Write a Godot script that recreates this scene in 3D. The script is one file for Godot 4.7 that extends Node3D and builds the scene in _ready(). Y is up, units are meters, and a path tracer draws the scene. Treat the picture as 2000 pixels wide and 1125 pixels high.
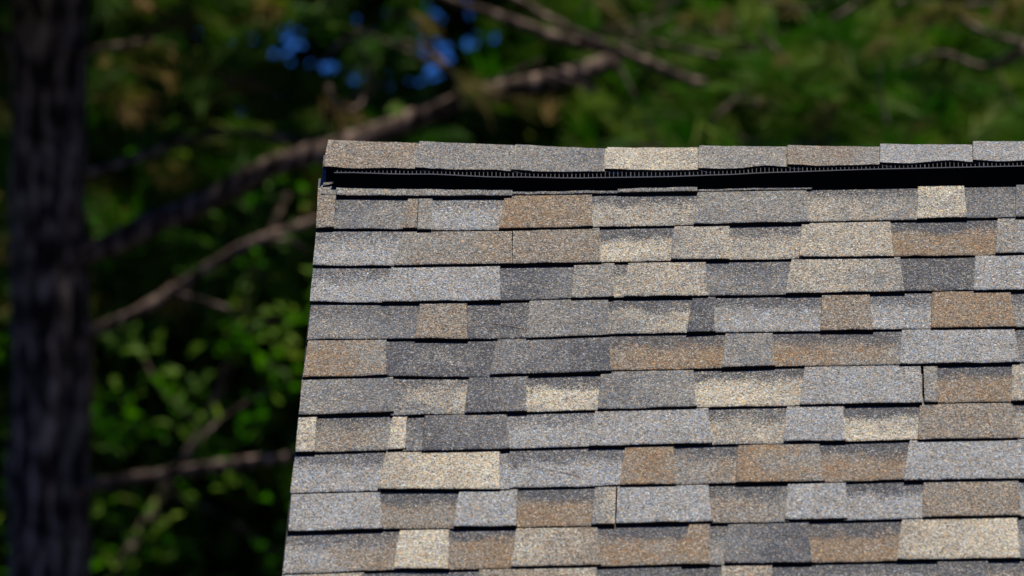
extends Node3D
# A shingled gable roof with a ridge vent, seen through a long lens, with trees out of focus behind it.
# Roof axes: u along the ridge (world x), v down the front slope from the apex, w out of the slope. Metres.

const APEX := 5.6
const PITCH := 26.57
const SUNWARD := Vector3(0.204, 0.979, 0.012)
const RISE := 0.005      # how far each course climbs over the one below it
const PLY := 0.0032      # the second layer of a laminated tab
const ATLAS_U := -0.34   # granule print: roof metres at its corner, and metres per texel
const ATLAS_V := -0.22
const ATLAS_W := 1536
const ATLAS_H := 2048
const TEXEL_U := 0.0008
const TEXEL_V := 0.00095

# each piece: u of lower left, lower right, upper left, upper right; v of lower left, lower right, top; kind; granule blend left, right; share of the dark printed band
const COURSES = [
	[
		[-0.3027, -0.2836, -0.305, -0.2855, 0.135, 0.1277, 0.0357, "t", "M", "M", 0],
		[-0.3051, -0.2809, -0.3062, -0.2842, 0.1659, 0.167, 0.0282, "b", "M", "M", 0],
		[-0.2806, -0.1855, -0.2839, -0.1881, 0.1734, 0.1799, 0.0367, "t", "M", "M", 0],
		[-0.1855, -0.0044, -0.1873, -0.004, 0.1809, 0.1874, 0.0413, "t", "M", "K", 0],
		[-0.0047, 0.161, -0.0042, 0.1619, 0.177, 0.1797, 0.0425, "b", "M", "K", 0],
		[0.1611, 0.2864, 0.162, 0.2882, 0.182, 0.1859, 0.0578, "t", "M", "M", 0],
		[0.2864, 0.4615, 0.2882, 0.4628, 0.1765, 0.1777, 0.0564, "b", "M", "K", 0],
		[0.4617, 0.6305, 0.4628, 0.6323, 0.1595, 0.1594, 0.0647, "b", "K", "K", 0],
		[0.6306, 0.8798, 0.6323, 0.8821, 0.1533, 0.1529, 0.0727, "b", "M", "K", 0],
	],
	[
		[-0.309, -0.281, -0.3109, -0.2818, 0.2994, 0.2997, 0.1365, "t", "B", "B", 0],
		[-0.2812, -0.1731, -0.281, -0.1681, 0.2973, 0.3043, 0.1719, "b", "K", "M", 0.35],
		[-0.1729, -0.1517, -0.1678, -0.1517, 0.3077, 0.3087, 0.1861, "t", "B", "B", 0],
		[-0.1504, -0.1288, -0.1509, -0.1292, 0.3147, 0.3157, 0.1866, "t", "M", "M", 0],
		[-0.129, -0.0227, -0.1295, -0.0176, 0.3113, 0.3153, 0.1795, "b", "G", "G", 0.5],
		[-0.0227, 0.1234, -0.0166, 0.1208, 0.3156, 0.3135, 0.1867, "t", "O", "B", 0],
		[0.1233, 0.2813, 0.1223, 0.2862, 0.3101, 0.3095, 0.1768, "b", "T", "T", 0.85],
		[0.2813, 0.4608, 0.2863, 0.4573, 0.3128, 0.3112, 0.1851, "t", "M", "M", 0],
		[0.4608, 0.6282, 0.4576, 0.6327, 0.3059, 0.3058, 0.16, "b", "T", "M", 0.8],
		[0.6282, 0.7071, 0.6328, 0.705, 0.3071, 0.3068, 0.1636, "t", "L", "L", 0],
		[0.7072, 0.7813, 0.7053, 0.7863, 0.3035, 0.3029, 0.1559, "b", "K", "K", 0.5],
		[0.782, 0.8824, 0.7871, 0.8873, 0.3083, 0.307, 0.1626, "t", "K", "K", 0.2],
	],
	[
		[-0.3096, -0.1833, -0.3092, -0.174, 0.4382, 0.446, 0.3013, "b", "G", "G", 0.6],
		[-0.1831, -0.0008, -0.1736, -0.0027, 0.4493, 0.4518, 0.3207, "t", "M", "B", 0],
		[0.0001, 0.1378, -0.0012, 0.1337, 0.4518, 0.4523, 0.3157, "t", "B", "B", 0],
		[0.1376, 0.2461, 0.1343, 0.25, 0.447, 0.4461, 0.3117, "b", "L", "T", 0.95],
		[0.2454, 0.3357, 0.2501, 0.3362, 0.4474, 0.4496, 0.3152, "t", "M", "T", 0],
		[0.3356, 0.4441, 0.337, 0.4487, 0.4463, 0.4473, 0.3064, "b", "T", "T", 0.8],
		[0.4433, 0.5904, 0.4487, 0.5873, 0.4467, 0.4495, 0.3144, "t", "T", "T", 0],
		[0.5905, 0.7471, 0.5876, 0.7525, 0.4443, 0.4456, 0.3003, "b", "O", "O", 1],
		[0.7471, 0.8776, 0.7541, 0.8781, 0.447, 0.4451, 0.3094, "t", "M", "G", 0],
	],
	[
		[-0.3101, -0.1989, -0.3097, -0.189, 0.5763, 0.5851, 0.4435, "b", "G", "G", 0.7],
		[-0.1988, -0.0155, -0.188, -0.0191, 0.5865, 0.591, 0.4509, "t", "G", "G", 0],
		[-0.0156, 0.0921, -0.0194, 0.0948, 0.5857, 0.581, 0.4464, "b", "D", "K", 0.2],
		[0.0922, 0.1574, 0.0949, 0.1575, 0.5862, 0.5853, 0.4551, "t", "M", "M", 0],
		[0.1581, 0.173, 0.1581, 0.1787, 0.584, 0.5827, 0.4506, "b", "T", "T", 0.8],
		[0.1731, 0.3028, 0.1788, 0.2991, 0.5841, 0.5861, 0.455, "t", "T", "T", 0],
		[0.3027, 0.4221, 0.2991, 0.4312, 0.5809, 0.5824, 0.4479, "b", "K", "K", 0.55],
		[0.4214, 0.6035, 0.4314, 0.5997, 0.5838, 0.5844, 0.4486, "t", "T", "M", 0],
		[0.6037, 0.7096, 0.5999, 0.7145, 0.5772, 0.5781, 0.4465, "b", "D", "D", 0.3],
		[0.7095, 0.8727, 0.7154, 0.8749, 0.5853, 0.585, 0.4469, "t", "G", "G", 0],
	],
	[
		[-0.3097, -0.1448, -0.3085, -0.1407, 0.716, 0.7215, 0.5835, "b", "M", "K", 0.6],
		[-0.1446, -0.0641, -0.1406, -0.0682, 0.7267, 0.7322, 0.5914, "t", "B", "B", 0],
		[-0.0643, 0.0246, -0.0684, 0.0268, 0.727, 0.7253, 0.5858, "b", "D", "D", 0.2],
		[0.0248, 0.1518, 0.0276, 0.1487, 0.7324, 0.7248, 0.5898, "t", "M", "K", 0],
		[0.1517, 0.2703, 0.1485, 0.2775, 0.7177, 0.7173, 0.5789, "b", "M", "T", 0.95],
		[0.2696, 0.3125, 0.2783, 0.3129, 0.7225, 0.7206, 0.5895, "t", "D", "D", 0],
		[0.3124, 0.473, 0.3128, 0.4762, 0.7192, 0.7207, 0.5826, "b", "G", "G", 0.85],
		[0.473, 0.5532, 0.477, 0.55, 0.724, 0.7257, 0.5866, "t", "B", "B", 0],
		[0.5533, 0.6405, 0.5501, 0.6451, 0.7186, 0.7187, 0.5792, "b", "G", "G", 0.7],
		[0.6413, 0.7705, 0.6458, 0.7657, 0.7221, 0.7241, 0.5868, "t", "O", "O", 0],
		[0.7706, 0.8679, 0.7661, 0.8726, 0.7208, 0.7194, 0.5797, "b", "M", "G", 0.7],
	],
	[
		[-0.312, -0.1842, -0.3087, -0.1883, 0.8624, 0.8606, 0.7266, "t", "O", "M", 0],
		[-0.1844, -0.0285, -0.1886, -0.0199, 0.8573, 0.8679, 0.7227, "b", "D", "D", 0.15],
		[-0.0285, 0.1549, -0.019, 0.1518, 0.8656, 0.8607, 0.7302, "t", "K", "D", 0],
		[0.1548, 0.3227, 0.1516, 0.3271, 0.8517, 0.8517, 0.7176, "b", "B", "O", 0.85],
		[0.3228, 0.4025, 0.3279, 0.3996, 0.855, 0.8511, 0.7293, "t", "M", "M", 0],
		[0.4025, 0.5905, 0.3997, 0.5959, 0.8478, 0.8486, 0.7171, "b", "O", "M", 0.9],
		[0.5904, 0.772, 0.5968, 0.7679, 0.8538, 0.8544, 0.723, "t", "G", "G", 0],
		[0.7721, 0.8634, 0.7682, 0.8677, 0.851, 0.8476, 0.722, "b", "K", "K", 0.6],
	],
	[
		[-0.3131, -0.171, -0.3129, -0.1749, 0.9978, 0.9948, 0.8624, "t", "M", "K", 0],
		[-0.1709, -0.0642, -0.1751, -0.0604, 1.0007, 0.9989, 0.8633, "b", "K", "T", 0.6],
		[-0.064, 0.0289, -0.0603, 0.0287, 1.0013, 0.9999, 0.8673, "t", "D", "K", 0],
		[0.0288, 0.1355, 0.0285, 0.1392, 0.9966, 0.9939, 0.8571, "b", "L", "L", 0.95],
		[0.1356, 0.2838, 0.1393, 0.2793, 0.9972, 0.9944, 0.8596, "t", "K", "M", 0],
		[0.2837, 0.4388, 0.2793, 0.4464, 0.9911, 0.9906, 0.8462, "b", "L", "T", 0.85],
		[0.4388, 0.6218, 0.4472, 0.6218, 0.9939, 0.9945, 0.8555, "t", "G", "G", 0],
		[0.6253, 0.6452, 0.6266, 0.6475, 0.9928, 0.9937, 0.8574, "t", "M", "M", 0],
		[0.6452, 0.7556, 0.6476, 0.7589, 0.9904, 0.9915, 0.8486, "b", "O", "O", 1],
		[0.7548, 0.8583, 0.7603, 0.8629, 0.9948, 0.9938, 0.8583, "t", "T", "T", 0],
	],
	[
		[-0.3142, -0.2852, -0.314, -0.2855, 1.1311, 1.1305, 1.0007, "t", "L", "L", 0],
		[-0.2854, -0.1764, -0.2859, -0.1735, 1.1272, 1.1229, 0.9904, "b", "B", "M", 0.8],
		[-0.1762, -0.1496, -0.173, -0.15, 1.128, 1.1255, 1.0109, "t", "L", "L", 0],
		[-0.1496, -0.1259, -0.1503, -0.1249, 1.1295, 1.1278, 1.0034, "b", "K", "M", 0.7],
		[-0.1257, 0.0054, -0.1241, -0.0011, 1.1338, 1.1322, 1.0024, "t", "D", "K", 0],
		[0.0052, 0.1226, -0.0013, 0.1308, 1.1271, 1.1231, 0.9966, "b", "G", "G", 0.55],
		[0.1227, 0.3063, 0.1316, 0.3013, 1.1282, 1.1253, 0.9958, "t", "G", "G", 0],
		[0.3063, 0.4137, 0.3013, 0.4187, 1.1256, 1.1248, 0.9921, "b", "T", "T", 0.75],
		[0.413, 0.5044, 0.4188, 0.5047, 1.1244, 1.1247, 0.9959, "t", "G", "G", 0],
		[0.5044, 0.6133, 0.5048, 0.6182, 1.1233, 1.1207, 0.9886, "b", "L", "L", 1],
		[0.6124, 0.7608, 0.6182, 0.7568, 1.1276, 1.1268, 0.9986, "t", "B", "B", 0],
		[0.7609, 0.8538, 0.7572, 0.8583, 1.1235, 1.1221, 0.9889, "b", "T", "T", 0.8],
	],
	[
		[-0.3174, -0.1881, -0.3154, -0.1802, 1.2697, 1.2663, 1.1265, "b", "G", "G", 0.75],
		[-0.188, -0.007, -0.1793, -0.0091, 1.266, 1.2737, 1.1334, "t", "T", "L", 0],
		[-0.0072, 0.0019, -0.0094, 0.0013, 1.2704, 1.2708, 1.1289, "b", "G", "G", 0.3],
		[0.0041, 0.1712, 0.0035, 0.1759, 1.2656, 1.262, 1.1242, "b", "G", "G", 0.8],
		[0.1706, 0.2522, 0.1767, 0.2491, 1.267, 1.2669, 1.1289, "t", "O", "O", 0],
		[0.2521, 0.3413, 0.249, 0.3451, 1.2637, 1.2621, 1.1201, "b", "M", "B", 0.95],
		[0.3406, 0.4721, 0.3451, 0.4661, 1.2654, 1.2656, 1.1329, "t", "O", "M", 0],
		[0.472, 0.5892, 0.4662, 0.5994, 1.2659, 1.2602, 1.1234, "b", "O", "O", 1],
		[0.589, 0.8486, 0.6002, 0.8533, 1.2688, 1.2692, 1.1252, "t", "G", "G", 0],
	],
	[
		[-0.3158, -0.1778, -0.3158, -0.184, 1.4075, 1.4028, 1.2756, "t", "G", "G", 0],
		[-0.178, -0.0736, -0.1845, -0.0686, 1.3995, 1.4004, 1.2629, "b", "B", "B", 1],
		[-0.0735, 0.0188, -0.0677, 0.0193, 1.4019, 1.4023, 1.2747, "t", "G", "G", 0],
		[0.0187, 0.1283, 0.0191, 0.1318, 1.4008, 1.4019, 1.2652, "b", "O", "O", 1],
		[0.1284, 0.1625, 0.1327, 0.1637, 1.4016, 1.403, 1.2722, "t", "M", "T", 0],
		[0.1648, 0.3061, 0.1658, 0.3004, 1.3996, 1.3986, 1.2677, "t", "G", "G", 0],
		[0.3061, 0.4125, 0.3004, 0.4175, 1.4006, 1.3998, 1.2596, "b", "B", "M", 0.85],
		[0.4118, 0.5033, 0.4176, 0.5036, 1.3977, 1.3963, 1.2673, "t", "G", "G", 0],
		[0.5032, 0.6134, 0.5037, 0.6177, 1.3983, 1.3959, 1.2627, "b", "G", "G", 0.95],
		[0.6134, 0.758, 0.6177, 0.7571, 1.3975, 1.3965, 1.2696, "t", "B", "B", 0],
		[0.7581, 0.8443, 0.7574, 0.8486, 1.395, 1.3934, 1.2639, "b", "G", "G", 0.6],
	],
	[
		[-0.3195, -0.1581, -0.3179, -0.1532, 1.5468, 1.5397, 1.398, "b", "G", "B", 0.8],
		[-0.158, -0.0775, -0.1523, -0.0794, 1.5395, 1.5446, 1.4087, "t", "L", "L", 0],
		[-0.0777, 0.0139, -0.0798, 0.0171, 1.5413, 1.5399, 1.3967, "b", "B", "O", 0.95],
		[0.0132, 0.1442, 0.0181, 0.1373, 1.5414, 1.54, 1.4091, "t", "T", "B", 0],
		[0.1441, 0.2617, 0.1371, 0.2707, 1.5402, 1.5364, 1.3932, "b", "O", "O", 1],
		[0.261, 0.3011, 0.2715, 0.3023, 1.5431, 1.543, 1.4015, "t", "O", "O", 0],
		[0.3011, 0.3234, 0.3022, 0.3277, 1.5398, 1.539, 1.4034, "b", "M", "M", 0.8],
		[0.3234, 0.4498, 0.3285, 0.4468, 1.5422, 1.544, 1.4077, "t", "K", "D", 0],
		[0.4498, 0.5732, 0.4469, 0.5825, 1.5391, 1.539, 1.3987, "b", "O", "O", 0.95],
		[0.5732, 0.7522, 0.5834, 0.7525, 1.5405, 1.5428, 1.397, "t", "T", "L", 0],
		[0.7522, 0.8392, 0.7528, 0.844, 1.5395, 1.5363, 1.3958, "b", "K", "G", 0.6],
	],
	[
		[-0.3204, -0.2009, -0.3202, -0.2009, 1.6938, 1.6919, 1.5518, "t", "T", "B", 0],
		[-0.2011, -0.0299, -0.2016, -0.0339, 1.687, 1.6872, 1.5352, "b", "M", "G", 0.9],
		[-0.0298, 0.1414, -0.0338, 0.1374, 1.687, 1.6856, 1.5408, "t", "B", "T", 0],
		[0.1413, 0.3168, 0.1373, 0.3188, 1.6823, 1.6827, 1.537, "b", "G", "M", 0.95],
		[0.3169, 0.3936, 0.3189, 0.3917, 1.6826, 1.6823, 1.5445, "t", "T", "B", 0],
		[0.3935, 0.6279, 0.3918, 0.6309, 1.6808, 1.6819, 1.5374, "b", "K", "M", 0.9],
		[0.6279, 0.706, 0.6318, 0.7052, 1.6817, 1.6815, 1.5435, "t", "D", "D", 0],
		[0.706, 0.8342, 0.7054, 0.8389, 1.68, 1.6802, 1.5393, "b", "B", "M", 0.9],
	],
]
# each cap: ridge u, y left; ridge u, y right; its front edge as [u, y]; granule blend left, right
const CAPS = [
	[-0.2985, 5.6245, -0.1564, 5.6177, [[-0.3018, 5.5757], [-0.2470, 5.5727], [-0.1986, 5.5726], [-0.1550, 5.5706]], "B", "B"],
	[-0.1531, 5.6197, -0.0038, 5.6112, [[-0.1574, 5.5714], [-0.1260, 5.5696], [-0.0696, 5.5673], [-0.0373, 5.5667], [-0.0035, 5.5637]], "M", "M"],
	[-0.0013, 5.6115, 0.1414, 5.6032, [[-0.0067, 5.5653], [0.0433, 5.5620], [0.0916, 5.5611], [0.1416, 5.5609]], "M", "K"],
	[0.1439, 5.6043, 0.2891, 5.6024, [[0.1409, 5.5638], [0.1965, 5.5619], [0.2448, 5.5606], [0.2883, 5.5606]], "L", "T"],
	[0.2900, 5.6044, 0.4295, 5.6010, [[0.2883, 5.5622], [0.3173, 5.5609], [0.3496, 5.5615], [0.3899, 5.5652], [0.4277, 5.5628]], "M", "M"],
	[0.4295, 5.6022, 0.5762, 5.5978, [[0.4286, 5.5652], [0.4785, 5.5631], [0.5268, 5.5634], [0.5735, 5.5637]], "B", "M"],
	[0.5763, 5.6015, 0.7230, 5.5987, [[0.5736, 5.5657], [0.6074, 5.5643], [0.6396, 5.5653], [0.6799, 5.5682], [0.7209, 5.5646]], "G", "G"],
	[0.7230, 5.6028, 0.8730, 5.6024, [[0.7209, 5.5670], [0.7684, 5.5645], [0.8167, 5.5660], [0.8690, 5.5658]], "G", "G"],
]
const NEEDLES = [
	[[0.003, 1.1874, 0.0045], [0.0319, 1.1922, 0.0045], [0.0586, 1.2023, 0.0045], [0.0853, 1.2161, 0.0045], [0.1097, 1.2315, 0.0045]],
	[[-0.0277, 0.6693, 0.004], [0.0022, 0.684, 0.004], [0.0266, 0.6985, 0.004]],
]
const RAIL = [[-0.2819, 5.5655, 0.1322], [-0.1575, 5.5602, 0.1429], [-0.0044, 5.552, 0.1519], [0.1082, 5.5485, 0.1535], [0.2369, 5.5481, 0.1544], [0.3334, 5.5495, 0.1547], [0.3977, 5.5515, 0.1552], [0.5745, 5.5537, 0.1567], [0.7993, 5.5542, 0.1577], [0.8676, 5.5554, 0.157]]
const FOOT = [[-0.2848, 5.5373, 0.132], [-0.1661, 5.5321, 0.1424], [-0.0048, 5.5274, 0.1519], [0.1561, 5.5263, 0.1541], [0.3169, 5.5261, 0.1546], [0.5579, 5.525, 0.1566], [0.7988, 5.5245, 0.1577], [0.867, 5.5249, 0.157]]

# each limb: name, tree, radius at both ends, points
const LIMBS = [
	["limb", "p", 0.0359, 0.0258, [[-1.621, 6.066, -13.120], [-1.479, 6.107, -13.060], [-1.317, 6.178, -13.015], [-1.145, 6.249, -13.056], [-0.995, 6.321, -12.970], [-0.821, 6.371, -12.952], [-0.651, 6.431, -13.042], [-0.448, 6.508, -13.037], [-0.287, 6.539, -12.948], [-0.157, 6.565, -12.976], [-0.007, 6.613, -13.058]]],
	["limb", "p", 0.0185, 0.0114, [[-1.625, 5.820, -13.120], [-1.541, 5.860, -13.060], [-1.381, 5.907, -12.815], [-1.253, 5.981, -12.856], [-1.119, 6.058, -12.770], [-1.017, 6.109, -12.752], [-0.849, 6.168, -12.842], [-0.676, 6.214, -12.837]]],
	["limb", "p", 0.0200, 0.0143, [[-1.631, 5.428, -13.120], [-1.548, 5.438, -13.060], [-1.409, 5.453, -12.915], [-1.267, 5.474, -12.956], [-1.090, 5.492, -12.870], [-0.932, 5.508, -12.852], [-0.777, 5.525, -12.942]]],
	["limb", "p", 0.0144, 0.0087, [[-1.618, 6.283, -13.120], [-1.534, 6.314, -13.060], [-1.369, 6.374, -13.215], [-1.254, 6.420, -13.256], [-1.119, 6.436, -13.170], [-0.988, 6.424, -13.152], [-0.833, 6.397, -13.242], [-0.688, 6.359, -13.237]]],
	["limb", "p", 0.0158, 0.0100, [[-1.614, 6.529, -13.120], [-1.631, 6.576, -13.060], [-1.685, 6.640, -13.015], [-1.744, 6.730, -13.056], [-1.823, 6.841, -12.970]]],
	["twig", "p", 0.0099, 0.0071, [[-1.259, 5.974, -12.700], [-1.205, 5.951, -12.641], [-1.132, 5.930, -12.715], [-1.061, 5.907, -12.756]]],
	["twig", "p", 0.0071, 0.0043, [[-1.253, 5.467, -12.700], [-1.192, 5.538, -12.641], [-1.123, 5.610, -12.715], [-1.003, 5.689, -12.756]]],
	["twig", "p", 0.0114, 0.0086, [[-1.612, 6.657, -13.120], [-1.528, 6.660, -13.060], [-1.426, 6.668, -12.915], [-1.308, 6.686, -12.956]]],
	["twig", "p", 0.0086, 0.0057, [[-1.019, 6.111, -12.800], [-0.931, 6.107, -12.741], [-0.878, 6.081, -12.815]]],
	["twig", "p", 0.0071, 0.0057, [[-0.441, 6.493, -12.800], [-0.467, 6.570, -12.741], [-0.539, 6.640, -12.815], [-0.612, 6.666, -12.856]]],
	["twig", "p", 0.0057, 0.0043, [[-0.005, 6.603, -12.900], [0.037, 6.509, -12.841], [0.074, 6.427, -12.915], [0.119, 6.342, -12.956]]],
	["twig", "p", 0.0086, 0.0071, [[-0.812, 6.537, -12.800], [-0.789, 6.490, -12.741], [-0.742, 6.472, -12.815], [-0.703, 6.524, -12.856], [-0.693, 6.576, -12.770], [-0.720, 6.638, -12.752]]],
	["limb", "q", 0.0187, 0.0130, [[1.562, 6.150, -13.100], [1.131, 6.285, -13.041], [0.703, 6.398, -13.115], [0.330, 6.509, -13.156], [0.172, 6.564, -13.070], [0.030, 6.627, -13.052], [-0.144, 6.677, -13.142], [-0.302, 6.734, -13.137], [-0.472, 6.792, -13.048], [-0.644, 6.884, -13.076]]],
	["twig", "q", 0.0129, 0.0086, [[0.030, 6.623, -13.000], [-0.111, 6.682, -12.941], [-0.213, 6.744, -13.015], [-0.327, 6.819, -13.056]]],
	["twig", "q", 0.0114, 0.0072, [[1.305, 6.575, -12.900], [1.119, 6.629, -12.841], [1.035, 6.659, -12.915], [0.951, 6.715, -12.956], [0.880, 6.796, -12.870]]],
	["twig", "q", 0.0100, 0.0057, [[0.701, 6.386, -12.900], [0.587, 6.470, -12.841], [0.475, 6.592, -12.915], [0.391, 6.682, -12.956]]],
	["twig", "q", 0.0100, 0.0057, [[0.330, 6.493, -12.900], [0.272, 6.433, -12.841], [0.199, 6.353, -12.915]]],
	["twig", "q", 0.0100, 0.0071, [[1.218, 6.656, -12.800], [1.044, 6.555, -12.741], [0.904, 6.598, -12.815], [0.789, 6.567, -12.856]]],
	["twig", "q", 0.0086, 0.0057, [[0.699, 6.380, -12.800], [0.499, 6.344, -12.741], [0.328, 6.373, -12.815]]],
	["twig", "q", 0.0086, 0.0057, [[0.275, 6.602, -12.800], [0.134, 6.632, -12.741], [0.019, 6.680, -12.815]]],
	["stem", "s", 0.0181, 0.0106, [[-1.608, 5.060, -14.600], [-1.510, 5.253, -14.541], [-1.390, 5.465, -14.615], [-1.268, 5.661, -14.656], [-1.153, 5.929, -14.570], [-1.072, 6.184, -14.552], [-1.013, 6.339, -14.642]]],
	["twig", "s", 0.0060, 0.0045, [[-1.260, 5.656, -14.500], [-1.361, 5.731, -14.441], [-1.439, 5.856, -14.515]]],
	["twig", "s", 0.0060, 0.0045, [[-1.149, 5.926, -14.500], [-1.010, 5.966, -14.441], [-0.892, 5.990, -14.515]]],
	["twig", "s", 0.0060, 0.0045, [[-1.384, 5.462, -14.500], [-1.230, 5.397, -14.441], [-1.055, 5.275, -14.515]]],
]
# holes in the far crowns: x, y, radius
const FAR_GAPS = [[-1.206, 7.076, 0.045], [-0.609, 7.099, 0.031], [-0.54, 7.084, 0.028], [-0.462, 7.093, 0.024], [-0.818, 7.003, 0.022], [-0.871, 6.955, 0.016], [-0.971, 6.95, 0.021], [0.335, 6.773, 0.034], [-0.645, 7.037, 0.021], [-1.754, 6.363, 0.017], [-1.308, 6.666, 0.01]]
const FLECKS = [[-1.336, 5.467, -12.9, 0.12], [-1.178, 5.484, -12.9, 0.12], [-1.034, 5.5, -12.9, 0.12], [-1.092, 6.077, -12.8, 0.12], [-1.132, 5.93, -12.7, 0.15], [-1.577, 5.958, -12.98, 0.11], [-1.077, 6.431, -13.2, 0.09], [-1.361, 6.668, -12.8, 0.13], [-0.621, 6.438, -13.0, 0.16], [-0.519, 6.479, -13.0, 0.16], [-0.418, 6.513, -13.0, 0.16], [-0.302, 6.543, -13.0, 0.16], [-0.187, 6.567, -13.0, 0.16], [-0.085, 6.586, -13.0, 0.16], [-1.505, 5.71, -14.2, 0.1], [-1.536, 5.621, -14.2, 0.1], [-1.288, 5.721, -14.2, 0.1], [-1.121, 5.853, -14.2, 0.1], [-1.341, 6.097, -14.2, 0.1], [-1.444, 5.306, -14.2, 0.1], [-1.353, 5.379, -14.2, 0.1], [-0.966, 6.165, -14.2, 0.1], [-1.466, 5.815, -14.2, 0.1], [-1.004, 5.686, -14.2, 0.1]]
const NEAR_GAPS = [[-0.941, 6.665, 0.037], [-0.444, 6.684, 0.026], [-0.386, 6.671, 0.023], [-0.321, 6.679, 0.02], [-0.618, 6.604, 0.019], [-0.662, 6.564, 0.013], [-0.745, 6.56, 0.017], [0.343, 6.413, 0.029], [-0.473, 6.633, 0.017], [-1.397, 6.071, 0.014], [-1.026, 6.323, 0.009]]

var rng := RandomNumberGenerator.new()
var wave := FastNoiseLite.new()
var palettes := {}
var granules: StandardMaterial3D
var asphalt: StandardMaterial3D
var plastic: StandardMaterial3D
var sunlit_plastic: StandardMaterial3D
var names := {}


func _ready() -> void:
	rng.seed = 20417
	wave.seed = 5
	wave.frequency = 1.0
	set_camera()
	set_light()
	make_materials()
	build_ground()
	build_house()
	build_trees()


# ---------------------------------------------------------------- camera and light
func set_camera() -> void:
	var cam := Camera3D.new()
	cam.name = "camera"
	cam.rotation_order = EULER_ORDER_YXZ
	cam.position = Vector3(0.3792, 4.6191, 16.8526)
	cam.rotation_degrees = Vector3(2.6, 1.3264, -1.0)
	var lens := CameraAttributesPhysical.new()
	lens.frustum_focal_length = 443.7
	lens.frustum_focus_distance = 16.5
	lens.exposure_aperture = 10.0
	lens.frustum_near = 0.5
	lens.frustum_far = 400.0
	cam.attributes = lens
	cam.fov = rad_to_deg(2.0 * atan(12.0 / 443.7))
	cam.near = 0.5
	cam.far = 400.0
	cam.current = true
	add_child(cam)


func set_light() -> void:
	var sky_look := ProceduralSkyMaterial.new()
	sky_look.sky_top_color = Color(0.09, 0.22, 0.50)
	sky_look.sky_horizon_color = Color(0.20, 0.42, 0.76)
	sky_look.sky_curve = 0.25
	sky_look.ground_bottom_color = Color(0.12, 0.12, 0.09)
	sky_look.ground_horizon_color = Color(0.25, 0.28, 0.24)
	sky_look.sun_angle_max = 4.0
	var sky := Sky.new()
	sky.sky_material = sky_look
	var env := Environment.new()
	env.background_mode = Environment.BG_SKY
	env.sky = sky
	env.tonemap_mode = Environment.TONE_MAPPER_LINEAR
	env.tonemap_exposure = 1.0
	env.sdfgi_enabled = true
	env.ssao_enabled = true
	env.ssil_enabled = true
	var world := WorldEnvironment.new()
	world.name = "world_environment"
	world.environment = env
	add_child(world)
	var sun := DirectionalLight3D.new()
	sun.name = "sun"
	sun.light_energy = 1.5
	sun.light_color = Color(1.0, 0.98, 0.945)
	sun.light_angular_distance = 0.5
	sun.shadow_enabled = true
	sun.look_at_from_position(Vector3.ZERO, -SUNWARD, Vector3(0, 0, 1))
	add_child(sun)


# ---------------------------------------------------------------- helpers
func numbered(called: String) -> String:
	names[called] = names.get(called, -1) + 1
	return called if names[called] == 0 else "%s_%03d" % [called, names[called]]


func thing(called: String, label: String, category: String, at := Vector3.ZERO, group := "") -> Node3D:
	var o := Node3D.new()
	o.name = numbered(called)
	o.position = at
	o.set_meta("label", label)
	o.set_meta("category", category)
	if group:
		o.set_meta("group", group)
	add_child(o)
	return o


func part(called: String, mesh: Mesh, parent: Node3D) -> MeshInstance3D:
	var o := MeshInstance3D.new()
	o.name = called
	o.mesh = mesh
	parent.add_child(o, true)
	return o


func plain(albedo: Color, rough: float, spec := 0.5) -> StandardMaterial3D:
	var m := StandardMaterial3D.new()
	m.albedo_color = albedo.linear_to_srgb()
	m.roughness = rough
	m.metallic_specular = spec
	return m


func quad(st: SurfaceTool, a: Vector3, b: Vector3, c: Vector3, d: Vector3, ta := Vector2.ZERO, tb := Vector2.ZERO, tc := Vector2.ZERO, td := Vector2.ZERO) -> void:
	for k in [[a, ta], [b, tb], [c, tc], [a, ta], [c, tc], [d, td]]:
		st.set_uv(k[1])
		st.add_vertex(k[0])


func box(st: SurfaceTool, lo: Vector3, hi: Vector3) -> void:
	var p := []
	for i in 8:
		p.append(Vector3(hi.x if i & 1 else lo.x, hi.y if i & 2 else lo.y, hi.z if i & 4 else lo.z))
	st.set_smooth_group(-1)
	quad(st, p[2], p[3], p[7], p[6])
	quad(st, p[0], p[4], p[5], p[1])
	quad(st, p[4], p[6], p[7], p[5])
	quad(st, p[0], p[1], p[3], p[2])
	quad(st, p[1], p[5], p[7], p[3])
	quad(st, p[0], p[2], p[6], p[4])


func begin() -> SurfaceTool:
	var st := SurfaceTool.new()
	st.begin(Mesh.PRIMITIVE_TRIANGLES)
	return st


func finish(st: SurfaceTool, m: Material, into: ArrayMesh = null) -> ArrayMesh:
	st.generate_normals()
	st.set_material(m)
	return st.commit(into)


func along(line: Array, x: float, k := 1) -> float:
	if x <= line[0][0]:
		return line[0][k]
	for i in line.size() - 1:
		if x <= line[i + 1][0]:
			var f: float = (x - line[i][0]) / (line[i + 1][0] - line[i][0])
			f = f * f * (3.0 - 2.0 * f)
			return lerpf(line[i][k], line[i + 1][k], f)
	return line[-1][k]


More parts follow.
